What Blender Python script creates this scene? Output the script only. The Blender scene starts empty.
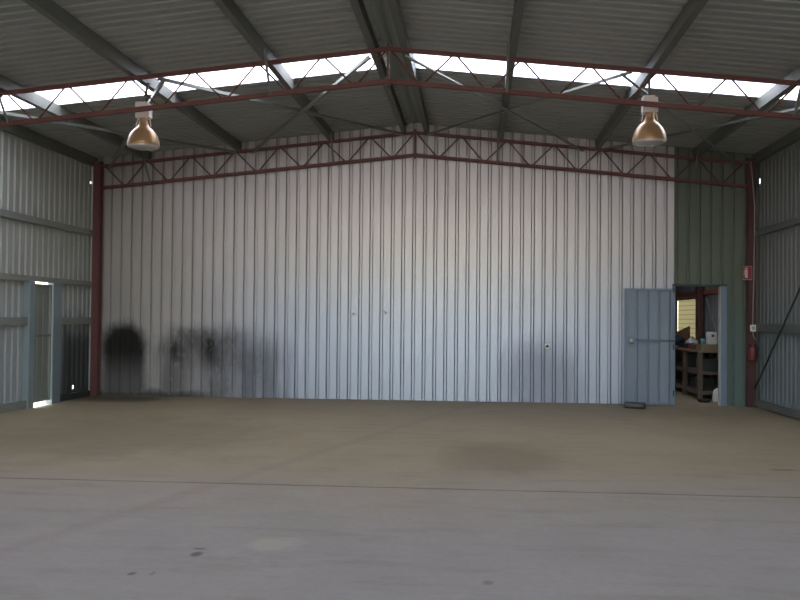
import bpy, bmesh, math, random
from mathutils import Vector, Matrix
random.seed(7)
sc = bpy.context.scene
COL = sc.collection
FZ = -0.025                      # top of the concrete slab
RIDGE, SLOPE = 4.938, 0.0993     # roof underside


def roof_z(x):
    return RIDGE - SLOPE * abs(x)


def chord_z(x):
    return 4.757 - SLOPE * abs(x)


# ------------------------------------------------------------------ helpers
def obj(name, bm, mat, parent=None, smooth=False):
    me = bpy.data.meshes.new(name)
    bmesh.ops.recalc_face_normals(bm, faces=bm.faces)
    bm.to_mesh(me)
    bm.free()
    if mat:
        me.materials.append(mat)
    if smooth:
        for p in me.polygons:
            p.use_smooth = True
    o = bpy.data.objects.new(name, me)
    COL.objects.link(o)
    if parent:
        o.parent = parent
    return o


def thing(name, label, cat, loc=(0, 0, 0), group=None):
    o = bpy.data.objects.new(name, None)
    o.empty_display_size = 0.1
    COL.objects.link(o)
    o.location = loc
    o['label'] = label
    o['category'] = cat
    if group:
        o['group'] = group
    return o


def tag(o, label, cat, group=None):
    o['label'] = label
    o['category'] = cat
    if group:
        o['group'] = group
    return o


def struct(o, label=None, cat=None):
    o['kind'] = 'structure'
    if label:
        o['label'] = label
    if cat:
        o['category'] = cat
    return o


def box(bm, lo, hi, bevel=0.0):
    c = [(lo[i] + hi[i]) / 2 for i in range(3)]
    s = [abs(hi[i] - lo[i]) for i in range(3)]
    r = bmesh.ops.create_cube(bm, size=1, matrix=Matrix.Translation(c) @ Matrix.Diagonal((*s, 1)))
    if bevel:
        es = list({e for v in r['verts'] for e in v.link_edges})
        bmesh.ops.bevel(bm, geom=es, offset=bevel, segments=2, affect='EDGES')
    return bm


def frame_of(a, b, up=(0, 0, 1)):
    d = (Vector(b) - Vector(a)).normalized()
    u = Vector(up)
    if abs(d.dot(u)) > 0.98:
        u = Vector((0, 1, 0))
    s = d.cross(u).normalized()
    t = s.cross(d).normalized()
    return d, s, t


def bar(bm, a, b, w, h, up=(0, 0, 1)):
    """rectangular bar from a to b, w across, h along up"""
    d, s, t = frame_of(a, b, up)
    prism(bm, [(-w / 2, -h / 2), (w / 2, -h / 2), (w / 2, h / 2), (-w / 2, h / 2)], a, b, up)


def prism(bm, pts, a, b, up=(0, 0, 1)):
    """extrude a closed 2D outline (s,t) from a to b"""
    d, s, t = frame_of(a, b, up)
    A, B = Vector(a), Vector(b)
    va = [bm.verts.new(A + s * p[0] + t * p[1]) for p in pts]
    vb = [bm.verts.new(B + s * p[0] + t * p[1]) for p in pts]
    n = len(pts)
    for i in range(n):
        bm.faces.new((va[i], va[(i + 1) % n], vb[(i + 1) % n], vb[i]))
    bm.faces.new(va)
    bm.faces.new(vb[::-1])


def tube(bm, pts, r, n=10):
    pts = [Vector(p) for p in pts]
    rings = []
    for i, p in enumerate(pts):
        if i == 0:
            d = pts[1] - p
        elif i == len(pts) - 1:
            d = p - pts[i - 1]
        else:
            d = (pts[i + 1] - pts[i - 1])
        _, s, t = frame_of((0, 0, 0), d)
        rings.append([bm.verts.new(p + (s * math.cos(2 * math.pi * k / n) + t * math.sin(2 * math.pi * k / n)) * r)
                      for k in range(n)])
    for a, b in zip(rings, rings[1:]):
        for k in range(n):
            bm.faces.new((a[k], a[(k + 1) % n], b[(k + 1) % n], b[k]))
    bm.faces.new(rings[0][::-1])
    bm.faces.new(rings[-1])


def lathe(bm, prof, n=32, M=None):
    """prof: list of (r,z) revolved about z"""
    M = M or Matrix.Identity(4)
    rings = []
    for r, z in prof:
        if r < 1e-5:
            rings.append([bm.verts.new(M @ Vector((0, 0, z)))])
        else:
            rings.append([bm.verts.new(M @ Vector((r * math.cos(2 * math.pi * k / n), r * math.sin(2 * math.pi * k / n), z)))
                          for k in range(n)])
    for a, b in zip(rings, rings[1:]):
        for k in range(n):
            q = [a[k % len(a)], a[(k + 1) % len(a)], b[(k + 1) % len(b)], b[k % len(b)]]
            q2 = []
            for v in q:
                if v not in q2:
                    q2.append(v)
            if len(q2) > 2:
                bm.faces.new(q2)


def rib_profile(a, b, phase, depth=0.029, pitch=0.1905, half=(0.030, 0.014), extra=()):
    pts = [(a, None), (b, None)] + [(e, None) for e in extra]
    k0 = int((a - phase) / pitch) - 2
    k1 = int((b - phase) / pitch) + 2

    def d(s):
        u = (s - phase) / pitch
        f = abs(u - round(u)) * pitch
        if f >= half[0]:
            return 0.0
        if f <= half[1]:
            return depth
        return depth * (half[0] - f) / (half[0] - half[1])
    ss = {round(p[0], 4) for p in pts}
    for k in range(k0, k1 + 1):
        c = phase + k * pitch
        for o in (-half[0], -half[1], half[1], half[0]):
            if a < c + o < b:
                ss.add(round(c + o, 4))
    ss = sorted(ss)
    return [(s, d(s)) for s in ss]


def sheet(bm, fmap, prof, z0, z1, holes=()):
    """corrugated sheet: fmap(s,d,z)->xyz; z0/z1 numbers or functions of s; holes (s0,s1,za,zb)"""
    f0 = z0 if callable(z0) else (lambda s: z0)
    f1 = z1 if callable(z1) else (lambda s: z1)
    for (s0, d0), (s1, d1) in zip(prof, prof[1:]):
        m = (s0 + s1) / 2
        iv = [(None, None)]
        hs = sorted([h for h in holes if h[0] <= m <= h[1]], key=lambda h: h[2])
        cuts = []
        lo = None
        for h in hs:
            cuts.append((lo, h[2]))
            lo = h[3]
        cuts.append((lo, None))
        for lo_, hi_ in cuts:
            za0 = f0(s0) if lo_ is None else lo_
            za1 = f0(s1) if lo_ is None else lo_
            zb0 = f1(s0) if hi_ is None else hi_
            zb1 = f1(s1) if hi_ is None else hi_
            if zb0 - za0 < 1e-4:
                continue
            v = [bm.verts.new(fmap(s0, d0, za0)), bm.verts.new(fmap(s1, d1, za1)),
                 bm.verts.new(fmap(s1, d1, zb1)), bm.verts.new(fmap(s0, d0, zb0))]
            bm.faces.new(v)
    bmesh.ops.remove_doubles(bm, verts=bm.verts, dist=1e-5)


# ------------------------------------------------------------------ materials
class NB:
    """tiny node builder"""

    def __init__(self, name):
        self.m = bpy.data.materials.new(name)
        self.m.use_nodes = True
        self.nt = self.m.node_tree
        self.b = self.nt.nodes['Principled BSDF']
        self.out = self.nt.nodes['Material Output']

    def n(self, t, **kw):
        x = self.nt.nodes.new(t)
        for k, v in kw.items():
            setattr(x, k, v)
        return x

    def put(self, sock, v):
        if isinstance(v, bpy.types.NodeSocket):
            self.nt.links.new(v, sock)
        elif v is not None:
            sock.default_value = v

    def math(self, op, a, b=None, clamp=False):
        x = self.n('ShaderNodeMath', operation=op, use_clamp=clamp)
        self.put(x.inputs[0], a)
        if b is not None:
            self.put(x.inputs[1], b)
        return x.outputs[0]

    def coords(self):
        t = self.n('ShaderNodeTexCoord')
        s = self.n('ShaderNodeSeparateXYZ')
        self.nt.links.new(t.outputs['Object'], s.inputs[0])
        self.vec = t.outputs['Object']
        return s.outputs

    def noise(self, scale, detail=4, rough=0.55, stretch=(1, 1, 1), dist=0.0):
        mp = self.n('ShaderNodeMapping')
        if not hasattr(self, 'vec'):
            self.coords()
        self.nt.links.new(self.vec, mp.inputs[0])
        mp.inputs['Scale'].default_value = stretch
        t = self.n('ShaderNodeTexNoise')
        self.nt.links.new(mp.outputs[0], t.inputs['Vector'])
        t.inputs['Scale'].default_value = scale
        t.inputs['Detail'].default_value = detail
        t.inputs['Roughness'].default_value = rough
        t.inputs['Distortion'].default_value = dist
        return t.outputs['Fac']

    def rng(self, v, a, b, c=0.0, d=1.0, smooth=True):
        x = self.n('ShaderNodeMapRange')
        x.interpolation_type = 'SMOOTHSTEP' if smooth else 'LINEAR'
        x.clamp = True
        self.put(x.inputs[0], v)
        # smoothstep needs from min < from max
        if a > b:
            a, b, c, d = b, a, d, c
        x.inputs[1].default_value = a
        x.inputs[2].default_value = b
        x.inputs[3].default_value = c
        x.inputs[4].default_value = d
        return x.outputs[0]

    def mix(self, fac, a, b, mode='MIX'):
        x = self.n('ShaderNodeMix', data_type='RGBA', blend_type=mode)
        self.put(x.inputs[0], fac)
        for s, v in ((6, a), (7, b)):
            if isinstance(v, tuple) and len(v) == 3:
                v = (*v, 1)
            self.put(x.inputs[s], v)
        return x.outputs[2]

    def bump(self, h, strength=0.2, dist=0.01):
        x = self.n('ShaderNodeBump')
        self.put(x.inputs['Height'], h)
        x.inputs['Strength'].default_value = strength
        x.inputs['Distance'].default_value = dist
        self.nt.links.new(x.outputs[0], self.b.inputs['Normal'])

    def set(self, color=None, rough=None, metal=None, spec=None):
        if color is not None:
            if isinstance(color, tuple) and len(color) == 3:
                color = (*color, 1)
            self.put(self.b.inputs['Base Color'], color)
        self.put(self.b.inputs['Roughness'], rough)
        self.put(self.b.inputs['Metallic'], metal)
        if spec is not None:
            self.put(self.b.inputs['Specular IOR Level'], spec)
        return self.m


def plain(name, c, rough=0.6, metal=0.0, var=0.12, scale=6, spec=None):
    N = NB(name)
    f = N.noise(scale)
    dark = tuple(v * (1 - var) for v in c)
    lite = tuple(min(1, v * (1 + var)) for v in c)
    return N.set(N.mix(f, dark, lite), rough, metal, spec)


# silver wall with soot
N = NB('zinc_wall')
X, Y, Z = N.coords()
fine = N.noise(3.0, 5, 0.6, (1, 1, 0.25))
big = N.noise(0.45, 3, 0.5, (1, 1, 0.6))
streak = N.noise(9.0, 4, 0.65, (1.0, 1, 0.10))
blot = N.noise(3.2, 5, 0.65)
base = N.mix(fine, (0.455, 0.42, 0.40), (0.55, 0.508, 0.483))
base = N.mix(N.math('MULTIPLY', big, 0.35), base, (0.40, 0.375, 0.37))
base = N.mix(N.math('MULTIPLY', N.rng(Z, 3.1, 0.8, 0.0, 0.72), N.rng(X, -4.6, -1.8, 0.15, 1.0)), base, (0.385, 0.435, 0.56))  # sky's blue reflection on the lower wall painted into the colour
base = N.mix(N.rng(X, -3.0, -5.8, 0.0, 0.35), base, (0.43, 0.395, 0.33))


def blob(cx, w, zc, h, nz, namt, e0, e1):
    dx = N.math('DIVIDE', N.math('SUBTRACT', X, cx), w)
    dz = N.math('DIVIDE', N.math('MAXIMUM', N.math('SUBTRACT', Z, zc), 0.0), h)
    d = N.math('SQRT', N.math('ADD', N.math('MULTIPLY', dx, dx), N.math('MULTIPLY', dz, dz)))
    d = N.math('ADD', d, N.math('MULTIPLY', N.math('SUBTRACT', nz, 0.5), namt))
    return N.rng(d, e0, e1)


s1 = blob(-5.345, 0.46, 0.88, 0.46, blot, 0.45, 1.25, 0.62)
s1 = N.math('MULTIPLY', s1, N.rng(Z, 0.15, 0.85, 0.74, 1.0))
soft = N.noise(1.6, 3, 0.5, (1.3, 1, 0.7))
s2 = blob(-3.95, 0.78, 0.75, 0.52, streak, 0.9, 1.30, 0.45)
s2 = N.math('MULTIPLY', s2, N.rng(soft, 0.30, 0.66, 0.45, 1.0))
s2 = N.math('MULTIPLY', s2, N.rng(Z, 0.30, 0.95, 0.62, 1.08))
s2b = blob(-3.0, 0.85, 0.55, 0.65, streak, 1.2, 1.3, 0.3)
s2b = N.math('MULTIPLY', s2b, N.rng(soft, 0.25, 0.70, 0.22, 0.58))
scf = N.noise(7.0, 5, 0.7, (1.2, 1, 0.8))
s2c = blob(-4.42, 0.26, 0.75, 0.50, soft, 0.8, 1.3, 0.3)
s2c = N.math('MULTIPLY', s2c, 0.62)
s2d = blob(-3.45, 0.62, 0.90, 0.42, streak, 1.1, 1.3, 0.2)
s2d = N.math('MULTIPLY', s2d, N.rng(blot, 0.25, 0.8, 0.45, 0.78))
s2d = N.math('MULTIPLY', s2d, N.rng(Z, 0.2, 0.9, 0.6, 1.0))
s2e = blob(-3.95, 0.75, 0.98, 0.30, blot, 1.5, 1.25, 0.3)
s2e = N.math('MULTIPLY', N.math('MULTIPLY', s2e, N.rng(Z, 0.55, 0.95)), 0.72)
s2d = N.math('MAXIMUM', s2d, s2e)
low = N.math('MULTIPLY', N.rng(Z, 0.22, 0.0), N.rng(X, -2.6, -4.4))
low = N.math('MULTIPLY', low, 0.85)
s3 = blob(2.3, 0.8, 0.5, 0.7, streak, 1.2, 1.2, 0.3)
s3 = N.math('MULTIPLY', s3, 0.22)
soot = N.math('MAXIMUM', s1, N.math('MAXIMUM', N.math('MAXIMUM', s2, s2c), N.math('MAXIMUM', N.math('MAXIMUM', s2b, s2d), low)))
soot = N.math('MAXIMUM', soot, s3)
sc_ = N.math('MULTIPLY', N.rng(scf, 0.54, 0.72), N.rng(X, -4.8, -4.6, 0.0, 0.35))
soot = N.math('MULTIPLY', soot, N.math('SUBTRACT', 1.0, sc_))
colr = N.mix(soot, base, (0.012, 0.011, 0.009))
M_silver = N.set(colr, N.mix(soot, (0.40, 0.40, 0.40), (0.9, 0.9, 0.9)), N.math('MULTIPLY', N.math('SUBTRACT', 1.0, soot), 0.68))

# left side wall (soot near the back corner, low down)
N = NB('zinc_side_left')
X, Y, Z = N.coords()
f = N.noise(2.5, 4, 0.6, (1, 1, 0.3))
b_ = N.noise(3.0, 5, 0.6)
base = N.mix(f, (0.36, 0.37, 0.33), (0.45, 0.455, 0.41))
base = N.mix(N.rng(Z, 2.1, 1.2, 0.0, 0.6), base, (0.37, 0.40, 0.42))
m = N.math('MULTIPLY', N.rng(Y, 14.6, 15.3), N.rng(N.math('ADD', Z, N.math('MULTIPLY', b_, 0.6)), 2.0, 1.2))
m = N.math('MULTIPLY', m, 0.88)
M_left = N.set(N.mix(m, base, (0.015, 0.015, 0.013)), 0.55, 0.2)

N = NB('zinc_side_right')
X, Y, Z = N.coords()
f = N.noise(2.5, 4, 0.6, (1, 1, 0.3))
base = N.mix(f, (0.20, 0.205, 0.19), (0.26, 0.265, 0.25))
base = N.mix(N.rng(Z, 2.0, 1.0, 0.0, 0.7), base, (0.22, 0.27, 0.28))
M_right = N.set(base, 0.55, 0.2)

N = NB('green_sheet')
X, Y, Z = N.coords()
f = N.noise(2.5, 4, 0.6, (1, 1, 0.3))
base = N.mix(f, (0.105, 0.125, 0.085), (0.145, 0.165, 0.12))
base = N.mix(N.rng(Z, 2.4, 0.6, 0.0, 0.75), base, (0.105, 0.165, 0.16))
M_green = N.set(base, 0.55, 0.1)

N = NB('roof_sheet')
f = N.noise(1.5, 4, 0.6)
M_roof = N.set(N.mix(f, (0.315, 0.325, 0.30), (0.39, 0.40, 0.37)), 0.55, 0.15)
M_cap = plain('ridge_cap_metal', (0.25, 0.27, 0.23), 0.6, 0.1)
M_purlin = plain('galvanised_purlin', (0.155, 0.160, 0.14), 0.6, 0.1, 0.12, 3)
M_girt = plain('galvanised_girt', (0.27, 0.28, 0.25), 0.5, 0.25, 0.15, 4)
M_girtr = plain('galvanised_girt_dim', (0.17, 0.18, 0.165), 0.5, 0.25, 0.15, 4)  # darker copy of the girt metal, dimness put into the colour
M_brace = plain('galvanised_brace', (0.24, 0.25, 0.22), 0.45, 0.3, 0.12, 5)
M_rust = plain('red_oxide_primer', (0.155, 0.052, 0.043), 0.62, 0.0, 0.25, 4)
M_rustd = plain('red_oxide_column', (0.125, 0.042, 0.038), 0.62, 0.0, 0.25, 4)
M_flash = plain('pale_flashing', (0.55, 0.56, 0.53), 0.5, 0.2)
M_rustr = plain('red_oxide_column_dim', (0.080, 0.030, 0.027), 0.65, 0.0, 0.25, 4)  # right column's copy of the red oxide, its shade put into the colour
M_dark = plain('dark_steel', (0.05, 0.055, 0.05), 0.55, 0.3)
M_bolt = plain('bolt_steel', (0.35, 0.35, 0.33), 0.4, 0.7)

# skylight sheet
N = NB('translucent_sheet')
tr = N.n('ShaderNodeBsdfTranslucent')
tr.inputs['Color'].default_value = (0.93, 0.91, 0.95, 1)
tp = N.n('ShaderNodeBsdfDiffuse')
tp.inputs['Color'].default_value = (0.8, 0.8, 0.8, 1)
mx = N.n('ShaderNodeMixShader')
mx.inputs[0].default_value = 0.12
N.nt.links.new(tr.outputs[0], mx.inputs[1])
N.nt.links.new(tp.outputs[0], mx.inputs[2])
N.nt.links.new(mx.outputs[0], N.out.inputs[0])
M_sky = N.m

N = NB('cream_translucent')
X, Y, Z = N.coords()
tr = N.n('ShaderNodeBsdfTranslucent')
st = N.math('FRACT', N.math('MULTIPLY', Z, 9.5))
c = N.mix(N.rng(st, 0.0, 0.3), (0.085, 0.060, 0.022), (0.17, 0.128, 0.058))
N.put(tr.inputs['Color'], c)
N.nt.links.new(tr.outputs[0], N.out.inputs[0])
M_cream = N.m

# concrete floor
N = NB('concrete_slab')
X, Y, Z = N.coords()
n1 = N.noise(0.35, 5, 0.6, (1, 0.6, 1))
n2 = N.noise(1.8, 6, 0.65, (1, 0.5, 1))
n3 = N.noise(22, 4, 0.6)
n4 = N.noise(4.0, 5, 0.7, (0.25, 1.0, 1))
far = N.rng(N.math('ADD', Y, N.math('MULTIPLY', n1, 2.0)), 6.6, 11.0)
c = N.mix(far, (0.275, 0.240, 0.212), (0.310, 0.248, 0.148))
c = N.mix(N.rng(n2, 0.3, 0.75, 0.0, 0.55), c, N.mix(far, (0.325, 0.286, 0.255), (0.365, 0.292, 0.185)))
c = N.mix(N.rng(n4, 0.48, 0.75, 0.0, 0.5), c, (0.18, 0.150, 0.118))
c = N.mix(N.rng(n3, 0.35, 0.7, 0.0, 0.16), c, (0.15, 0.135, 0.12))


def spot(cx, cy, rx, ry, amt, namt, nz, e0=1.2, e1=0.4):
    dx = N.math('DIVIDE', N.math('SUBTRACT', X, cx), rx)
    dy = N.math('DIVIDE', N.math('SUBTRACT', Y, cy), ry)
    d = N.math('SQRT', N.math('ADD', N.math('MULTIPLY', dx, dx), N.math('MULTIPLY', dy, dy)))
    d = N.math('ADD', d, N.math('MULTIPLY', N.math('SUBTRACT', nz, 0.5), namt))
    return N.math('MULTIPLY', N.rng(d, e0, e1), amt)


n5 = N.noise(6.0, 4, 0.6)
c = N.mix(spot(1.35, 9.75, 0.75, 1.3, 0.42, 0.7, n2), c, (0.11, 0.085, 0.045))          # oil stain
c = N.mix(spot(-3.2, 11.0, 2.0, 2.2, 0.35, 1.0, n2), c, (0.13, 0.10, 0.06))
c = N.mix(spot(3.2, 11.2, 0.9, 0.9, 0.35, 0.9, n5), c, (0.36, 0.29, 0.19))              # pale smear
c = N.mix(spot(-0.18, 5.81, 0.20, 0.19, 0.5, 1.5, n5, 1.15, 0.5), c, (0.40, 0.35, 0.26)) # pale patch
c = N.mix(spot(-0.60, 5.50, 0.045, 0.075, 0.75, 0.9, n5), c, (0.03, 0.028, 0.025))      # dark spots
c = N.mix(spot(-0.62, 5.64, 0.05, 0.03, 0.6, 0.9, n5), c, (0.05, 0.045, 0.04))
c = N.mix(spot(-0.836, 5.05, 0.028, 0.04, 0.7, 0.8, n5), c, (0.04, 0.038, 0.035))
c = N.mix(spot(-0.72, 5.07, 0.015, 0.05, 0.4, 0.8, n5), c, (0.06, 0.055, 0.05))
c = N.mix(spot(4.15, 9.30, 0.20, 0.07, 0.6, 1.0, n5), c, (0.10, 0.05, 0.04))            # rusty scrape
c = N.mix(spot(1.18, 5.1, 0.035, 0.05, 0.5, 0.8, n5), c, (0.08, 0.07, 0.065))
c = N.mix(spot(-5.3, 15.6, 1.2, 0.7, 0.75, 0.8, n2), c, (0.05, 0.042, 0.03))            # soot at the corner
# control joints
wob = N.math('MULTIPLY', N.math('SUBTRACT', n2, 0.5), 0.05)
j = N.math('ABSOLUTE', N.math('SUBTRACT', N.math('ADD', Y, wob), 7.86))
jm = N.math('MULTIPLY', N.rng(j, 0.035, 0.008), N.rng(n4, 0.2, 0.6, 0.45, 0.85))
c = N.mix(jm, c, (0.10, 0.075, 0.07))
dg = N.math('ADD', N.math('MULTIPLY', X, 1.0), N.math('MULTIPLY', N.math('SUBTRACT', Y, 7.8), -0.28))
j2 = N.math('ABSOLUTE', N.math('SUBTRACT', dg, -1.15))
c = N.mix(N.math('MULTIPLY', N.rng(j2, 0.14, 0.02), 0.22), c, (0.20, 0.14, 0.13))
N.bump(n3, 0.08, 0.004)
M_floor = N.set(c, 0.62, 0.0, 0.35)

M_ground = plain('dry_ground', (0.42, 0.36, 0.28), 0.95, 0, 0.15, 0.5)
M_doorblue = plain('blue_grey_sheet', (0.235, 0.275, 0.33), 0.5, 0.15, 0.08, 3)
M_doorframe = plain('blue_grey_tube', (0.19, 0.235, 0.30), 0.45, 0.25, 0.1, 5)
M_doorleft = plain('side_door_sheet', (0.24, 0.25, 0.215), 0.6, 0.05, 0.12, 3)
M_post = plain('side_door_post', (0.25, 0.30, 0.31), 0.5, 0.2, 0.15, 2)
M_white = plain('white_plastic', (0.72, 0.72, 0.69), 0.45, 0, 0.05)
M_grey = plain('grey_conduit', (0.36, 0.32, 0.30), 0.5, 0, 0.06)
M_lampbox = plain('lamp_box_paint', (0.86, 0.77, 0.72), 0.5, 0.1, 0.06)
M_red = plain('sign_red', (0.27, 0.03, 0.036), 0.5, 0, 0.06)
M_pink = plain('sign_border', (0.42, 0.17, 0.16), 0.6, 0, 0.06)
M_signw = plain('sign_white', (0.72, 0.55, 0.52), 0.6, 0, 0.04)
M_extred = plain('extinguisher_red', (0.17, 0.032, 0.032), 0.45, 0, 0.1)
M_knob = plain('pale_brass', (0.62, 0.58, 0.48), 0.4, 0.3)
M_black = plain('black_rubber', (0.018, 0.018, 0.018), 0.7)
M_wood = plain('bench_timber', (0.125, 0.09, 0.065), 0.75, 0, 0.25, 5)
M_woodtop = plain('bench_top_timber', (0.25, 0.18, 0.105), 0.7, 0, 0.2, 5)
M_card = plain('cardboard', (0.27, 0.155, 0.08), 0.85, 0, 0.12)
M_blue = plain('blue_cloth', (0.03, 0.045, 0.10), 0.9)
M_teal = plain('teal_plastic', (0.10, 0.33, 0.30), 0.5)
M_pipe = plain('dull_pipe', (0.10, 0.10, 0.10), 0.55, 0.4, 0.3, 8)

# lamp reflector
N = NB('bronze_reflector')
lw = N.n('ShaderNodeLayerWeight')
lw.inputs[0].default_value = 0.35
c = N.mix(N.rng(lw.outputs['Facing'], 0.25, 0.85), (0.45, 0.27, 0.13), (0.85, 0.72, 0.55))  # pale highlight on the rims painted into the colour by viewing angle
M_shade = N.set(c, 0.32, 0.35)
N = NB('lamp_glass')
M_lens = N.set((0.62, 0.56, 0.56), 0.18, 0.25)
N.b.inputs['Coat Weight'].default_value = 0.5

# ------------------------------------------------------------------ shell
Y0, YW, YF = -4.0, 16.22, 23.0     # front opening, dividing wall, far end of the store room
XW = 5.97

bm = bmesh.new()
box(bm, (-XW - 0.05, Y0 - 1.0, FZ - 0.12), (XW + 0.05, YF + 0.1, FZ))
struct(obj('floor', bm, M_floor), 'stained concrete slab floor of the shed', 'floor')

bm = bmesh.new()
box(bm, (-90, -90, FZ - 0.3), (90, 110, FZ - 0.12))
struct(obj('ground', bm, M_ground), 'sunlit dry ground outside the shed', 'ground')

SKY = [(1.48, 2.32), (6.57, 7.41), (11.66, 12.50), (17.2, 17.7)]  # unseen strips beside the visible one are added to light floor and store room


def roof(name, mat, spans, xin, xout, sky):
    bm = bmesh.new()
    for a, b in spans:
        prof = rib_profile(a, b, 11.66, half=(0.032, 0.014))
        for sg in (-1, 1):
            for (s0, d0), (s1, d1) in zip(prof, prof[1:]):
                v = [bm.verts.new((sg * xin, s0, roof_z(xin) + d0)), bm.verts.new((sg * xin, s1, roof_z(xin) + d1)),
                     bm.verts.new((sg * xout, s1, roof_z(xout) + d1)), bm.verts.new((sg * xout, s0, roof_z(xout) + d0))]
                bm.faces.new(v)
    bmesh.ops.remove_doubles(bm, verts=bm.verts, dist=1e-5)
    return struct(obj(name, bm, mat))


ed = [Y0] + [e for ab in SKY for e in ab] + [YF + 0.2]
spans = list(zip(ed[0::2], ed[1::2]))
o = roof('ceiling', M_roof, spans, 0.11, 6.25, False)
o['label'] = 'ribbed grey steel roof sheets seen from below'
o['category'] = 'ceiling'
for k, (a, b) in enumerate(SKY):
    o = roof('window_%d' % (k + 1), M_sky, [(a, b)], 0.11, 6.2, True)
    o['label'] = ('unseen translucent skylight strip nearest the open front, added to light the floor', 'unseen translucent skylight strip above the middle of the floor, added to light it',
                  'white translucent skylight strip running across the roof behind the nearer truss', 'unseen translucent skylight strip added to light the store room')[k]
    o['category'] = 'skylight'
# ridge capping, folded plate over the gap between the sheets
bm = bmesh.new()
pts = [(-0.25, roof_z(.25) + 0.034), (-0.05, roof_z(.05) + 0.036), (0, RIDGE + 0.05), (0.05, roof_z(.05) + 0.036), (0.25, roof_z(.25) + 0.034)]
for (xa, za), (xb, zb) in zip(pts, pts[1:]):
    bm.faces.new([bm.verts.new((xa, Y0, za)), bm.verts.new((xb, Y0, zb)), bm.verts.new((xb, YF + .2, zb)), bm.verts.new((xa, YF + .2, za))])
bmesh.ops.remove_doubles(bm, verts=bm.verts, dist=1e-5)
struct(obj('trim_1', bm, M_cap), 'folded ridge capping along the top of the roof', 'ridge cap')

# side walls
DY0, DY1, DZ = 13.86, 14.53, 2.045     # side door opening
bm = bmesh.new()
prof = rib_profile(Y0, YF, 12.03, depth=0.020, half=(0.034, 0.014), extra=(DY0, DY1, 15.495, 15.545, 16.10, 16.13))
top = roof_z(XW) + 0.02
sheet(bm, lambda s, d, z: (-XW - d, s, z), prof, FZ - 0.1, top,
      holes=[(DY0, DY1, -1, DZ), (15.495, 15.545, 0.145, 0.21), (16.10, 16.13, 3.86, 3.90)])
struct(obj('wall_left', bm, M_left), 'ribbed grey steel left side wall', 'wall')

bm = bmesh.new()
PY0, PY1, PZ0, PZ1 = 20.35, 22.55, 0.95, 1.93
prof = rib_profile(Y0, YF, 12.05, depth=0.016, half=(0.036, 0.014), extra=(PY0, PY1, 16.09, 16.13))
sheet(bm, lambda s, d, z: (XW + d, s, z), prof, FZ - 0.1, top,
      holes=[(PY0, PY1, PZ0, PZ1), (16.09, 16.13, 3.82, 3.91)])
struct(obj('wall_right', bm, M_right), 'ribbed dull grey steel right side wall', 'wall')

bm = bmesh.new()
sheet(bm, lambda s, d, z: (XW + 0.03, s, z), [(PY0 - .03, 0), (PY1 + .03, 0)], PZ0 - .03, PZ1 + .03)
struct(obj('window_5', bm, M_cream), 'cream ribbed panel glowing with daylight in the store room', 'window')

# dividing wall
OX0, OX1, OZ = 4.55, 5.33, 2.045       # doorway
GX = 4.546
PH = -0.975
bm = bmesh.new()
prof = rib_profile(-XW, GX, PH, depth=0.034, half=(0.034, 0.015), pitch=0.192)
sheet(bm, lambda s, d, z: (s, YW + d, z), prof, FZ + 0.004, lambda s: roof_z(s) + 0.02)
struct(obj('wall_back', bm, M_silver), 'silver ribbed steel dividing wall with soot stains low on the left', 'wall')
bm = bmesh.new()
prof = rib_profile(GX, XW, PH, half=(0.028, 0.014), pitch=0.192, extra=(OX0, OX1))
sheet(bm, lambda s, d, z: (s, YW + d, z), prof, FZ + 0.004, lambda s: roof_z(s) + 0.02, holes=[(OX0, OX1, -1, OZ)])
struct(obj('wall_backright', bm, M_green), 'dull green ribbed wall around the open doorway', 'wall')
bm = bmesh.new()
prof = rib_profile(-XW, XW, 0)
sheet(bm, lambda s, d, z: (s, YF + d, z), prof, FZ - 0.1, lambda s: roof_z(s) + 0.02)
struct(obj('wall_far', bm, M_green), 'far end wall of the store room', 'wall')

# corner flashings
bm = bmesh.new()
box(bm, (-5.966, 16.15, FZ), (-5.905, 16.18, 4.25))
struct(obj('trim_2', bm, M_flash), 'pale corner flashing strip beside the left column', 'trim')
bm = bmesh.new()
box(bm, (5.90, 16.15, FZ), (5.96, 16.20, 3.78))
struct(obj('trim_3', bm, M_purlin), 'dark corner flashing strip beside the right column', 'trim')

# doorway trim
bm = bmesh.new()
box(bm, (OX1, 16.165, FZ), (OX1 + 0.105, 16.30, OZ + 0.02))
struct(obj('trim_4', bm, M_doorframe), 'blue-grey right jamb of the open doorway', 'door frame')
bm = bmesh.new()
box(bm, (OX1 - 0.008, 16.16, FZ), (OX1, 16.30, OZ))
struct(obj('trim_5', bm, M_flash), 'pale inner edge of the right jamb', 'door frame')
bm = bmesh.new()
box(bm, (OX0 - 0.03, 16.165, OZ), (OX1 + 0.105, 16.30, OZ + 0.035))
struct(obj('trim_6', bm, M_dark), 'dark head bar over the open doorway', 'door frame')
bm = bmesh.new()
box(bm, (OX0 - 0.03, 16.18, FZ), (OX0 + 0.012, 16.30, OZ))
struct(obj('trim_7', bm, M_doorframe), 'blue-grey left jamb of the open doorway', 'door frame')

# ------------------------------------------------------------------ columns
YB, YFR = 16.13, 11.09


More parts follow.
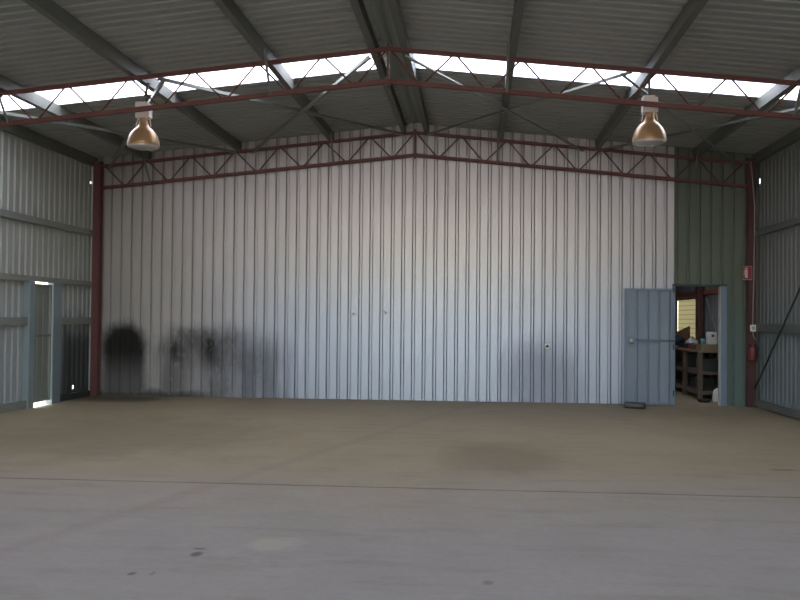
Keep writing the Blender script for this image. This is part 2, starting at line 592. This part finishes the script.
def h_column(x, y, label, mat):
    t = thing('steel_column', label, 'column', (x, y, FZ))
    bm = bmesh.new()
    a, f, w = 0.068, 0.010, 0.008
    sh = [(-a, -a), (a, -a), (a, -a + f), (w / 2, -a + f), (w / 2, a - f), (a, a - f), (a, a), (-a, a), (-a, a - f), (-w / 2, a - f),
          (-w / 2, -a + f), (-a, -a + f)]
    H = chord_z(5.8) + 0.07 - FZ
    vs0 = [bm.verts.new((p[0], p[1], 0.012)) for p in sh]
    vs1 = [bm.verts.new((p[0], p[1], H)) for p in sh]
    n = len(sh)
    for i in range(n):
        bm.faces.new((vs0[i], vs0[(i + 1) % n], vs1[(i + 1) % n], vs1[i]))
    bm.faces.new(vs0[::-1])
    bm.faces.new(vs1)
    obj('shaft', bm, mat, t)
    bm = bmesh.new()
    box(bm, (-0.08, -0.085, 0), (0.08, 0.078, 0.012))
    obj('base_plate', bm, mat, t)
    bm = bmesh.new()
    box(bm, (-0.075, -0.072, H), (0.075, 0.072, H + 0.01))
    obj('cap_plate', bm, mat, t)
    return t


h_column(-5.83, YB, 'red oxide steel column in the left corner beside the soot stain', M_rustd)
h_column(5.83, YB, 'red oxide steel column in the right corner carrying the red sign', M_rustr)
h_column(-5.83, YFR, 'red oxide steel column on the left wall under the nearer truss', M_rustd)
h_column(5.83, YFR, 'red oxide steel column on the right wall under the nearer truss', M_rustd)

# ------------------------------------------------------------------ trusses


def truss(y, label):
    t = thing('roof_truss', label, 'truss', (0, y, 0))
    xe = 5.76
    D = 0.401
    for sg in (-1, 1):
        bm = bmesh.new()
        bar(bm, (sg * 0.012, 0, chord_z(0)), (sg * xe, 0, chord_z(xe)), 0.05, 0.05)
        o = obj('top_chord', bm, M_rust, t)
        bm = bmesh.new()
        bar(bm, (sg * 0.012, 0, chord_z(0) - D), (sg * xe, 0, chord_z(xe) - D), 0.05, 0.055)
        o = obj('bottom_chord', bm, M_rust, t)
        p = 5.73 / 7
        for i in range(7):
            xa, xm, xb = i * p + 0.035, (i + 0.5) * p, (i + 1) * p - 0.035
            for (x0, x1) in ((xa, xm - 0.04), (xb, xm + 0.04)):
                bm = bmesh.new()
                tube(bm, [(sg * x0, 0, chord_z(x0) - 0.02), (sg * x1, 0, chord_z(x1) - D + 0.022)], 0.0115, 8)
                obj('web_bar', bm, M_rust, t, True)
        bm = bmesh.new()
        box(bm, (sg * 0.001, -0.04, chord_z(0) - D - 0.06), (sg * 0.013, 0.04, chord_z(0) + 0.06))
        obj('splice_plate', bm, M_rust, t)
    for dz in (0.045, -0.045):
        for zc in (chord_z(0), chord_z(0) - D):
            bm = bmesh.new()
            tube(bm, [(-0.035, -0.02, zc + dz), (0.035, -0.02, zc + dz)], 0.011, 6)
            obj('bolt', bm, M_bolt, t)
    return t


truss(YB, 'red oxide lattice roof truss against the silver wall')
truss(YFR, 'nearer red oxide lattice roof truss, in front of the skylight and lamps')

# ------------------------------------------------------------------ purlins
PX = [(-4.9, 'leftmost galvanised purlin on the left roof slope, nearest the left wall'),
      (-3.22, 'galvanised purlin above the left pendant lamp'),
      (-1.52, 'galvanised purlin on the left slope, first outside the ridge purlins'),
      (-0.2, 'left of the two ridge purlins at the roof peak'),
      (0.2, 'right of the two ridge purlins at the roof peak'),
      (1.52, 'galvanised purlin on the right slope, first outside the ridge purlins'),
      (3.22, 'galvanised purlin above the right pendant lamp'),
      (4.9, 'rightmost galvanised purlin on the right roof slope, nearest the right wall')]


def purlin(x, label, mat, y0=Y0, y1=YW - 0.01, hgt=0.157, fl=0.085, group=None):
    bm = bmesh.new()
    th = 0.004
    sg = 1 if x > 0 else -1
    zt = roof_z(x) - 0.006
    # channel: web plus two flanges and a lip, flanges towards the ridge
    def P(x0, x1, z0, z1):
        box(bm, (min(x0, x1), y0, z0), (max(x0, x1), y1, z1))
    if abs(x) > 0.5:
        sg = -sg                      # web towards the ridge
    xo = x + sg * fl / 2
    xi = x - sg * fl / 2
    P(xo, xo - sg * th, zt - hgt, zt)
    P(xo - sg * th, xi, zt - hgt, zt - hgt + th)
    P(xo - sg * th, xi, zt - th, zt)
    P(xi, xi + sg * th, zt - hgt + th, zt - hgt + 0.018)
    P(xi, xi + sg * th, zt - 0.018, zt - th)
    return tag(obj('roof_purlin', bm, mat), label, 'purlin', 'purlins under the roof sheets')


for x, l in PX:
    purlin(x, l, M_purlin)
for x, l in ((-5.92, 'eave purlin along the top of the left wall'), (5.92, 'eave purlin along the top of the right wall')):
    purlin(x, l, M_purlin, hgt=0.16, fl=0.08)

# ------------------------------------------------------------------ fly braces: purlin to bottom chord


def fly(x, y, label, side=-1):
    bm = bmesh.new()
    sg = 1 if x > 0 else -1
    xx = x - sg * 0.062
    a = (xx, y + side * 0.42, roof_z(x) - 0.10)
    b = (xx, y + side * 0.03, chord_z(x) - 0.40)
    prism(bm, [(-0.016, -0.016), (0.016, -0.016), (0.016, -0.012), (-0.012, -0.012), (-0.012, 0.016), (-0.016, 0.016)], a, b)
    return tag(obj('fly_brace', bm, M_purlin), label, 'brace', 'short struts between purlins and trusses')


for x, w in ((-4.9, 'leftmost purlin'), (-1.52, 'purlin left of the ridge'), (1.52, 'purlin right of the ridge'), (4.9, 'rightmost purlin')):
    fly(x, YB, 'short strut from the %s to the truss by the silver wall' % w)
    fly(x, YFR, 'short grey strut from the %s to the nearer truss' % w)

# ------------------------------------------------------------------ roof cross bracing
BR = [(-0.22, YB, -2.95, YFR, 'grey angle brace from the ridge at the silver wall to above the left lamp'),
      (-0.22, YFR, -2.95, YB, 'grey angle brace from the nearer truss peak back down left to the wall truss'),
      (0.22, YB, 2.95, YFR, 'grey angle brace from the ridge at the silver wall to above the right lamp'),
      (0.22, YFR, 2.95, YB, 'grey angle brace from the nearer truss peak back down right to the wall truss'),
      (-3.25, YB, -5.8, YFR, 'sunlit angle brace running out to the left eave at the nearer truss'),
      (-2.85, YFR, -5.6, YB, 'grey angle brace from above the left lamp back to the left corner column'),
      (3.25, YB, 5.8, YFR, 'sunlit angle brace running out to the right eave at the nearer truss'),
      (2.85, YFR, 5.6, YB, 'grey angle brace from above the right lamp back to the right corner column')]
for k, (xa, ya, xb, yb, l) in enumerate(BR):
    dz = -0.045 if k % 2 else -0.012
    ya2 = ya + (0.05 if ya == YFR else -0.05)
    yb2 = yb + (0.05 if yb == YFR else -0.05)
    bm = bmesh.new()
    w = 0.021
    prism(bm, [(-w, -w), (w, -w), (w, -w + .005), (-w + .005, -w + .005), (-w + .005, w), (-w, w)],
          (xa, ya2, chord_z(xa) + dz), (xb, yb2, chord_z(xb) + dz))
    tag(obj('roof_brace', bm, M_brace), l, 'brace', 'crossed braces under the roof')

# ------------------------------------------------------------------ wall girts


def girt(sx, y0, y1, z0, z1, label, mat, dep=0.085):
    bm = bmesh.new()
    xo = sx * (XW - 0.004)
    xi = sx * (XW - dep)
    th = 0.006
    def P(x0, x1, za, zb):
        box(bm, (min(x0, x1), y0, za), (max(x0, x1), y1, zb))
    P(xi, xi + sx * th, z0, z1)
    P(xi + sx * th, xo, z1 - th, z1)
    P(xi + sx * th, xo, z0, z0 + th)
    return tag(obj('wall_girt', bm, mat), label, 'girt', 'horizontal rails on the side walls')


girt(-1, Y0, 16.05, 2.90, 3.00, 'highest horizontal rail on the left wall', M_girt)
girt(-1, Y0, 16.05, 1.975, 2.06 + 0.0, 'horizontal rail on the left wall just over the side door', M_girt)
girt(-1, Y0, 13.71, 1.285, 1.405, 'waist-high rail on the left wall, near side of the side door', M_girt)
girt(-1, 14.81, 16.05, 1.285, 1.405, 'waist-high rail on the left wall between the side door and the corner', M_girt)
girt(-1, Y0, 13.71, FZ + 0.006, 0.10, 'floor-level rail on the left wall, near side of the side door', M_girt)
girt(-1, 14.81, 16.05, FZ + 0.006, 0.08, 'floor-level rail on the left wall between the side door and the corner', M_dark)
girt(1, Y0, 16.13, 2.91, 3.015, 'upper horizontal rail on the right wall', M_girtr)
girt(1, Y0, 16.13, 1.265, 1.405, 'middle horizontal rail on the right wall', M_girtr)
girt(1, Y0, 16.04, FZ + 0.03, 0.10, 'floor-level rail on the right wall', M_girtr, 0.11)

bm = bmesh.new()
tube(bm, [(5.865, 16.02, 0.30), (5.865, 11.2, 3.95)], 0.014, 8)
tag(obj('wall_brace', bm, M_dark, None, True), 'thin dark diagonal bracing rod on the right wall', 'brace')

# ------------------------------------------------------------------ side door in the left wall
for n, (ya, yb, xi, l) in ((8, (13.70, 13.88, -5.86, 'near post of the side door in the left wall')),
                          (9, (14.50, 14.80, -5.86, 'far post of the side door in the left wall'))):
    bm = bmesh.new()
    box(bm, (-XW + 0.002, ya, FZ), (xi, yb, 1.97), 0.006)
    struct(obj('trim_%d' % n, bm, M_post), l, 'door post')
d = thing('door_1', 'closed grey steel side door in the left wall with light leaking round it', 'door', (-5.90, 14.205, FZ + 0.07))
d['kind'] = 'structure'
bm = bmesh.new()
prof = rib_profile(-0.315, 0.280, 0.02, depth=0.005)
sheet(bm, lambda s, dd, z: (-0.012 - dd, s, z), prof, 0.0, 1.895)
obj('panel', bm, M_doorleft, d)
bm = bmesh.new()
for (ya, yb, za, zb) in ((-0.315, -0.285, 0, 1.895), (0.25, 0.280, 0, 1.895), (-0.285, 0.25, 0, 0.03), (-0.285, 0.25, 1.865, 1.895)):
    box(bm, (-0.012, ya, za), (0.016, yb, zb))
obj('frame', bm, M_doorleft, d)
bm = bmesh.new()
box(bm, (-0.012, -0.285, 1.045), (0.024, 0.25, 1.085))
obj('cross_rail', bm, M_girtr, d)

# ------------------------------------------------------------------ open door leaf
d = thing('door_2', 'blue-grey steel door leaf folded open flat against the silver wall', 'door', (4.11, 16.16, FZ + 0.008))
d['kind'] = 'structure'
w0, w1, H = -0.42, 0.405, 2.02
bm = bmesh.new()
prof = rib_profile(w0 + .02, w1 - .02, -0.015, depth=0.022, half=(0.022, 0.008), pitch=0.19)
sheet(bm, lambda s, dd, z: (s, 0.006 + dd, z), prof, 0.02, H - 0.02)
obj('panel', bm, M_doorblue, d)
bm = bmesh.new()
t_ = 0.042
for (xa, xb, za, zb) in ((w0, w0 + t_, 0, H), (w1 - t_, w1, 0, H), (w0 + t_, w1 - t_, 0, t_), (w0 + t_, w1 - t_, H - t_, H)):
    box(bm, (xa, -0.024, za), (xb, 0.02, zb), 0.004)
obj('frame', bm, M_doorframe, d)
bm = bmesh.new()
tube(bm, [(w0 + 0.18, -0.034, 1.117), (w1 + 0.05, -0.034, 1.117)], 0.014, 10)
obj('slide_bolt', bm, M_doorframe, d, True)
bm = bmesh.new()
box(bm, (w0 + 0.03, -0.036, 1.00), (w0 + 0.20, -0.024, 1.175), 0.003)
obj('lock_plate', bm, M_doorframe, d)
bm = bmesh.new()
lathe(bm, [(0, 0), (0.042, 0), (0.046, 0.012), (0.026, 0.03), (0.038, 0.045), (0.036, 0.058), (0, 0.064)], 16,
      Matrix.Translation((w0 + 0.115, -0.036, 1.098)) @ Matrix.Rotation(math.pi / 2, 4, 'X'))
o = obj('door_knob', bm, M_knob, d, True)
o['label'] = 'round bright metal door knob'
for z in (0.2, 1.0, H - 0.03):
    bm = bmesh.new()
    tube(bm, [(w1 + 0.012, -0.01, z - 0.05), (w1 + 0.012, -0.01, z + 0.05)], 0.013, 8)
    obj('hinge', bm, M_dark, d, True)

# pipe offcut lying at the foot of the open door
bm = bmesh.new()
a, b = Vector((3.60, 15.48, FZ + 0.055)), Vector((3.89, 15.33, FZ + 0.055))
dv = (b - a)
rot = dv.to_track_quat('Z', 'Y').to_matrix().to_4x4()
L = dv.length
lathe(bm, [(0.055, 0), (0.055, L), (0.046, L), (0.046, 0.004), (0.055, 0)], 24, Matrix.Translation(a) @ rot)
t = thing('pipe_offcut', 'short dark pipe offcut lying on the floor below the open door leaf', 'pipe', (0, 0, 0))
o = obj('pipe_wall', bm, M_pipe, t, True)
bm = bmesh.new()
lathe(bm, [(0, L - 0.02), (0.0455, L - 0.02)], 24, Matrix.Translation(a) @ rot)
o = obj('end_disc', bm, M_black, t)  # black disc set just inside the pipe's end

# ------------------------------------------------------------------ patches with a dark hole on the silver wall
for (x, z, r, l) in ((-1.094, 1.512, 0.033, 'left of the two small pale washers near the middle of the silver wall'),
                     (-0.513, 1.535, 0.030, 'right of the two small pale washers near the middle of the silver wall'),
                     (2.362, 0.974, 0.055, 'larger round pale washer low on the silver wall left of the door leaf')):
    t = thing('wall_washer', l, 'washer', (x, YW - 0.002, z), 'round washers on the silver wall')
    Mx = Matrix.Rotation(math.pi / 2, 4, 'X')
    bm = bmesh.new()
    lathe(bm, [(0.42 * r, 0), (r, 0), (r * 0.95, 0.008), (0.45 * r, 0.012), (0.42 * r, 0.0)], 24, Mx)
    obj('ring', bm, M_white, t, True)
    bm = bmesh.new()
    lathe(bm, [(0, 0.012), (0.42 * r, 0.010), (0.42 * r, 0.0)], 16, Mx)
    obj('hole_disc', bm, M_black, t)  # black disc standing in for the dark hole

# ------------------------------------------------------------------ sign, conduit, junction box, extinguisher on the right column
yf = YB - 0.068
t = thing('fire_extinguisher_sign', 'small red fire extinguisher sign on the right column', 'sign', (5.748, yf - 0.003, 2.275))
bm = bmesh.new()
box(bm, (-0.078, -0.003, -0.122), (0.078, 0.003, 0.122))
obj('border', bm, M_pink, t)
bm = bmesh.new()
box(bm, (-0.068, -0.005, -0.098), (0.068, -0.003, 0.106))
obj('plate', bm, M_red, t)
bm = bmesh.new()
box(bm, (-0.044, -0.0065, -0.082), (0.006, -0.005, 0.05), 0.0005)        # cylinder of the pictogram
box(bm, (-0.032, -0.0065, 0.05), (-0.010, -0.005, 0.066))
box(bm, (-0.036, -0.0065, 0.066), (0.012, -0.005, 0.076))
box(bm, (-0.036, -0.0065, 0.084), (0.008, -0.005, 0.092))
box(bm, (-0.036, -0.0065, 0.076), (-0.028, -0.005, 0.084))
for i in range(6):                                                      # hose
    a0 = i / 6 * 1.5
    box(bm, (-0.046 - 0.014 * math.sin(a0), -0.0065, 0.058 - 0.02 * i), (-0.041 - 0.012 * math.sin(a0), -0.005, 0.078 - 0.02 * i))
o = obj('pictogram', bm, M_signw, t)
o['label'] = 'white fire extinguisher symbol'

bm = bmesh.new()
xc = 5.855
tube(bm, [(5.80, yf - 0.016, 4.20), (5.815, yf - 0.016, 4.05), (5.84, yf - 0.016, 3.75), (5.866, yf - 0.016, 3.42), (5.864, yf - 0.016, 3.0),
          (xc, yf - 0.016, 2.55), (xc - 0.002, yf - 0.016, 2.2), (5.842, yf - 0.016, 1.8), (5.836, yf - 0.016, 1.385)], 0.011, 8)
tag(obj('cable_conduit', bm, M_grey, None, True), 'long pale cable running down the right column to the white box', 'cable')
t = thing('junction_box', 'small white electrical box on the right column below the sign', 'electrical box', (5.836, yf, 1.328))
bm = bmesh.new()
box(bm, (-0.045, -0.055, -0.058), (0.045, 0, 0.058), 0.008)
obj('housing', bm, M_white, t)
bm = bmesh.new()
box(bm, (-0.022, -0.060, -0.03), (0.022, -0.055, 0.03), 0.001)
obj('cover', bm, M_grey, t)
bm = bmesh.new()
tube(bm, [(5.840, yf - 0.016, 1.268), (5.843, yf - 0.016, 1.21), (5.863, yf - 0.016, 1.16), (5.89, yf - 0.01, 1.125)], 0.011, 8)
tag(obj('cable_tail', bm, M_grey, None, True), 'short pale cable tail curving out below the white electrical box', 'cable')

t = thing('fire_extinguisher', 'small dull red fire extinguisher hung on the right column', 'fire extinguisher', (5.815, yf - 0.075, 0.775))
bm = bmesh.new()
lathe(bm, [(0, 0), (0.06, 0), (0.066, 0.01), (0.066, 0.20), (0.058, 0.225), (0.035, 0.245), (0.022, 0.255), (0.022, 0.27), (0, 0.27)], 20)
obj('cylinder', bm, M_extred, t, True)
bm = bmesh.new()
box(bm, (-0.02, -0.02, 0.27), (0.02, 0.02, 0.295))
box(bm, (-0.05, -0.01, 0.293), (0.05, 0.01, 0.302))
box(bm, (-0.05, -0.01, 0.312), (0.035, 0.01, 0.32))
box(bm, (-0.05, -0.01, 0.302), (-0.035, 0.01, 0.312))
obj('handle', bm, M_extred, t)
bm = bmesh.new()
tube(bm, [(0.02, 0, 0.282), (0.06, -0.01, 0.27), (0.078, -0.01, 0.22), (0.076, -0.01, 0.12), (0.074, -0.01, 0.06)], 0.008, 8)
obj('hose', bm, M_black, t, True)
bm = bmesh.new()
box(bm, (-0.02, 0.06, 0.10), (0.02, 0.075, 0.24))
obj('bracket', bm, M_dark, t)

# ------------------------------------------------------------------ pendant lamps


def lamp(x, y, z, label, lean):
    t = thing('pendant_lamp', label, 'lamp', (x, y, z), 'high bay lamps')
    bm = bmesh.new()
    prof = [(0.196, 0.012), (0.206, 0.028), (0.207, 0.045), (0.200, 0.085), (0.185, 0.135), (0.160, 0.185), (0.125, 0.228), (0.092, 0.256),
            (0.070, 0.278), (0.060, 0.305), (0.056, 0.355), (0.060, 0.375), (0.0, 0.375)]
    lathe(bm, prof, 40)
    o = obj('lamp_shade', bm, M_shade, t, True)
    bm = bmesh.new()
    lathe(bm, [(0.200, 0.024), (0.204, 0.012), (0.196, 0.0), (0.15, -0.014), (0.08, -0.022), (0, -0.025)], 40)
    o = obj('lens', bm, M_lens, t, True)
    o['label'] = 'silvery glass lens across the bottom'
    for sx in (-1, 1):
        bm = bmesh.new()
        tube(bm, [(sx * 0.075, 0, 0.378), (sx * 0.088, 0, 0.33), (sx * 0.098, 0, 0.262)], 0.008, 8)
        obj('shade_bracket', bm, M_lampbox, t, True)
    bm = bmesh.new()
    box(bm, (-0.088, -0.075, 0.375), (0.055, 0.085, 0.580), 0.004)
    obj('ballast_box', bm, M_lampbox, t)
    bm = bmesh.new()
    box(bm, (0.055, -0.06, 0.385), (0.090, 0.075, 0.565), 0.004)
    o = obj('terminal_box', bm, M_lampbox, t)
    ztop = roof_z(x) - 0.163 - z
    bm = bmesh.new()
    bar(bm, (0.0, 0.0, 0.578), (lean, 0.06, ztop + 0.002), 0.03, 0.012, (0, 1, 0))
    obj('hanger', bm, M_purlin, t)
    bm = bmesh.new()
    box(bm, (lean - 0.03, 0.03, ztop - 0.01), (lean + 0.03, 0.09, ztop))
    obj('hanger_plate', bm, M_purlin, t)
    return t


lamp(-3.19, 11.36, 3.61, 'bronze bell-shaped pendant lamp hanging at the left', 0.03)
lamp(3.215, 11.36, 3.62, 'bronze bell-shaped pendant lamp hanging at the right', 0.0)

# ------------------------------------------------------------------ store room seen through the doorway
t = thing('workbench', 'long timber workbench with open shelves through the doorway', 'workbench', (5.58, 19.6, FZ))
bx0, bx1, by0, by1 = 5.21 - 5.58, 5.79 - 5.58, 17.25 - 19.6, 22.2 - 19.6
bm = bmesh.new()
box(bm, (bx0 - 0.02, by0 - 0.02, 0.885), (bx1, by1, 0.93))
obj('bench_top', bm, M_woodtop, t)
for z0, z1 in ((0.475, 0.54), (0.10, 0.175)):
    bm = bmesh.new()
    box(bm, (bx0 + 0.01, by0 + 0.02, z0), (bx1, by1, z1))
    obj('shelf', bm, M_wood, t)
for yy in (by0, by0 + 1.2, by0 + 2.4, by0 + 3.6, by1 - 0.09):
    for xx in (bx0, bx1 - 0.08):
        bm = bmesh.new()
        box(bm, (xx, yy, 0), (xx + 0.08, yy + 0.09, 0.885))
        obj('leg', bm, M_wood, t)
bm = bmesh.new()
box(bm, (bx1 - 0.02, by0 + .1, 0.2), (bx1, by1 - .1, 0.87))
obj('back_panel', bm, M_wood, t)
BT = FZ + 0.93


def simple(name, lo, hi, mat, label, cat, bev=0.01):
    bm = bmesh.new()
    box(bm, lo, hi, bev)
    return tag(obj(name, bm, mat), label, cat)


# dim things on the shelves
for (ya, yb, z0, h, l) in ((17.5, 18.0, 0.54, 0.22, 'dark box on the middle bench shelf near the front end'),
                           (18.7, 19.1, 0.54, 0.26, 'dark box on the middle bench shelf further in'),
                           (18.0, 18.5, 0.175, 0.20, 'dark box on the lowest bench shelf')):
    simple('storage_box', (5.34, ya, FZ + z0), (5.70, yb, FZ + z0 + h), M_dark, l, 'box')
# on top
bm = bmesh.new()
tx0, tx1, ty0, ty1 = 5.265, 5.77, 17.26, 17.68
box(bm, (tx0, ty0, BT), (tx1, ty1, BT + 0.052), 0.004)
box(bm, (tx0 + 0.006, ty0 + 0.004, BT + 0.052), (tx1, ty1, BT + 0.106), 0.004)
tag(obj('timber_block', bm, M_woodtop), 'thick tan timber block on the near end of the bench top', 'timber')
t = thing('white_box', 'white box with a dark mark standing on the timber block on the bench', 'box', (5.50, 17.47, BT + 0.106))
bm = bmesh.new()
box(bm, (-0.08, -0.10, 0), (0.08, 0.10, 0.231), 0.012)
obj('carton', bm, M_white, t)
bm = bmesh.new()
box(bm, (-0.02, -0.104, 0.136), (0.025, -0.10, 0.181))
o = obj('mark', bm, M_dark, t)
bm = bmesh.new()
lathe(bm, [(0, 0), (0.036, 0), (0.043, 0.106), (0.037, 0.106), (0.032, 0.01), (0, 0.01)], 20, Matrix.Translation((5.355, 17.50, BT + 0.106)))
tag(obj('plastic_tumbler', bm, M_teal, None, True), 'teal plastic tumbler beside the white box on the timber block', 'cup')
t = thing('toolbox', 'small dull red toolbox on the bench beside the timber block', 'toolbox', (5.285, 17.95, BT))
bm = bmesh.new()
box(bm, (-0.065, -0.18, 0), (0.065, 0.18, 0.085), 0.008)
obj('case', bm, M_extred, t)
bm = bmesh.new()
tube(bm, [(0, -0.09, 0.085), (0, -0.08, 0.115), (0, 0.08, 0.115), (0, 0.09, 0.085)], 0.007, 6)
obj('handle', bm, M_dark, t, True)
simple('dark_case', (5.22, 18.35, BT), (5.42, 18.95, BT + 0.09), M_black, 'flat black case on the bench behind the red toolbox', 'case', 0.012)
bm = bmesh.new()
bmesh.ops.create_icosphere(bm, subdivisions=3, radius=1, matrix=Matrix.Translation((5.60, 19.45, BT + 0.07)) @ Matrix.Diagonal((0.12, 0.25, 0.11, 1)))
for v in bm.verts:
    f_ = 1 + 0.25 * math.sin(v.co.x * 37 + v.co.y * 23) * math.sin(v.co.y * 31 + v.co.z * 60)
    v.co.z = max(BT, BT + (v.co.z - BT) * f_)
tag(obj('crumpled_rag', bm, M_white, None, True), 'crumpled white rag lying on the bench top', 'rag')
bm = bmesh.new()
bmesh.ops.create_icosphere(bm, subdivisions=3, radius=1, matrix=Matrix.Translation((5.56, 20.9, BT + 0.08)) @ Matrix.Diagonal((0.15, 0.5, 0.13, 1)))
for v in bm.verts:
    f_ = 1 + 0.22 * math.sin(v.co.x * 29 + v.co.y * 17) * math.sin(v.co.y * 21)
    v.co.z = max(BT, BT + (v.co.z - BT) * f_)
tag(obj('folded_cloth', bm, M_blue, None, True), 'dark blue cloth heaped on the bench behind the white rag', 'cloth')
# brown cardboard with a sloping top edge
bm = bmesh.new()
vs = []
for xx in (5.75, 5.775):
    vs.append([bm.verts.new((xx, yy, zz)) for yy, zz in ((20.35, BT), (22.15, BT), (22.15, 1.12), (20.35, 1.33))])
bm.faces.new(vs[0]); bm.faces.new(vs[1][::-1])
for i in range(4):
    bm.faces.new((vs[0][i], vs[0][(i + 1) % 4], vs[1][(i + 1) % 4], vs[1][i]))
tag(obj('cardboard_sheet', bm, M_card), 'brown cardboard sheet standing on the bench against the cream panel', 'cardboard')
# red rail, post and brace on the store room's right wall
bm = bmesh.new()
box(bm, (5.905, 16.45, 2.0), (5.965, 22.9, 2.10))
tag(obj('red_rail', bm, plain('store_rail_red', (0.27, 0.075, 0.045), 0.6)), 'red-brown rail along the store room wall above the cream panel', 'rail')
bm = bmesh.new()
box(bm, (5.80, 19.80, FZ), (5.90, 19.98, 4.2))
tag(obj('store_post', bm, M_rustd), 'dark red post beside the cream panel in the store room', 'post')
bm = bmesh.new()
bar(bm, (5.952, 19.7, 1.93), (5.952, 17.4, FZ + 0.02), 0.045, 0.03, (1, 0, 0))
tag(obj('store_brace', bm, M_girt), 'pale diagonal brace on the store room wall behind the white box', 'brace')
# white jug on the floor at the bench end
t = thing('plastic_jug', 'white plastic jug on the floor at the near end of the bench', 'jug', (5.50, 17.02, FZ))
bm = bmesh.new()
lathe(bm, [(0, 0), (0.075, 0), (0.085, 0.02), (0.085, 0.17), (0.06, 0.215), (0.028, 0.235), (0.028, 0.25)], 20)
obj('body', bm, M_white, t, True)
bm = bmesh.new()
lathe(bm, [(0.03, 0.25), (0.03, 0.275), (0, 0.275)], 14)
obj('cap', bm, M_dark, t)
bm = bmesh.new()
lathe(bm, [(0, 0), (0.10, 0), (0.13, 0.05), (0.12, 0.05), (0.095, 0.01), (0, 0.01)], 24, Matrix.Translation((5.24, 16.92, FZ)))
tag(obj('shallow_pan', bm, M_black, None, True), 'shallow black pan on the floor just inside the doorway', 'pan')

# ------------------------------------------------------------------ light
W = bpy.data.worlds.new('World')
sc.world = W
W.use_nodes = True
nt = W.node_tree
bg = nt.nodes['Background']
sky = nt.nodes.new('ShaderNodeTexSky')
sky.sky_type = 'NISHITA'
sky.sun_disc = False
sky.sun_elevation = math.radians(52)
sky.sun_rotation = math.radians(-70)
sky.air_density = 1.3
sky.dust_density = 1.5
nt.links.new(sky.outputs[0], bg.inputs[0])
bg.inputs[1].default_value = 0.30

sun = bpy.data.lights.new('Sun', 'SUN')
sun.energy = 4.0
sun.angle = math.radians(0.6)
sun.color = (1.0, 0.95, 0.88)
so = bpy.data.objects.new('Sun', sun)
COL.objects.link(so)
dirv = Vector((0.62, -0.12, -0.80))
so.rotation_euler = dirv.to_track_quat('-Z', 'Y').to_euler()
so.location = (-20, 5, 25)

pl = bpy.data.lights.new('Opening_portal', 'AREA')
pl.shape = 'RECTANGLE'
pl.size, pl.size_y = 2 * XW, 4.9
pl.cycles.is_portal = True
po = bpy.data.objects.new('Opening_portal', pl)
COL.objects.link(po)
po.location = (0, Y0, 2.42)
po.rotation_euler = Vector((0, 1, 0)).to_track_quat('-Z', 'Z').to_euler()

# ------------------------------------------------------------------ camera
cam = bpy.data.cameras.new('Camera')
cam.sensor_width = 36
cam.sensor_fit = 'HORIZONTAL'
cam.lens = 908.9 / 800 * 36
cam.clip_end = 500
co = bpy.data.objects.new('Camera', cam)
COL.objects.link(co)
yaw, pitch, rollv = 0.0834, 0.0204, 0.0092
Fv = Vector((-math.sin(yaw) * math.cos(pitch), math.cos(yaw) * math.cos(pitch), math.sin(pitch)))
r0 = Vector((math.cos(yaw), math.sin(yaw), 0))
u0 = r0.cross(Fv)
Rv = r0 * math.cos(rollv) + u0 * math.sin(rollv)
Uv = -r0 * math.sin(rollv) + u0 * math.cos(rollv)
Mc = Matrix((Rv, Uv, -Fv)).transposed().to_4x4()
Mc.translation = Vector((1.1004, 0, 1.4371))
co.matrix_world = Mc
sc.camera = co

sc.view_settings.view_transform = 'Standard'
sc.view_settings.look = 'None'
sc.view_settings.exposure = 1.8
sc.cycles.use_denoising = True
sc.cycles.max_bounces = 10
sc.cycles.diffuse_bounces = 6
sc.cycles.sample_clamp_indirect = 8
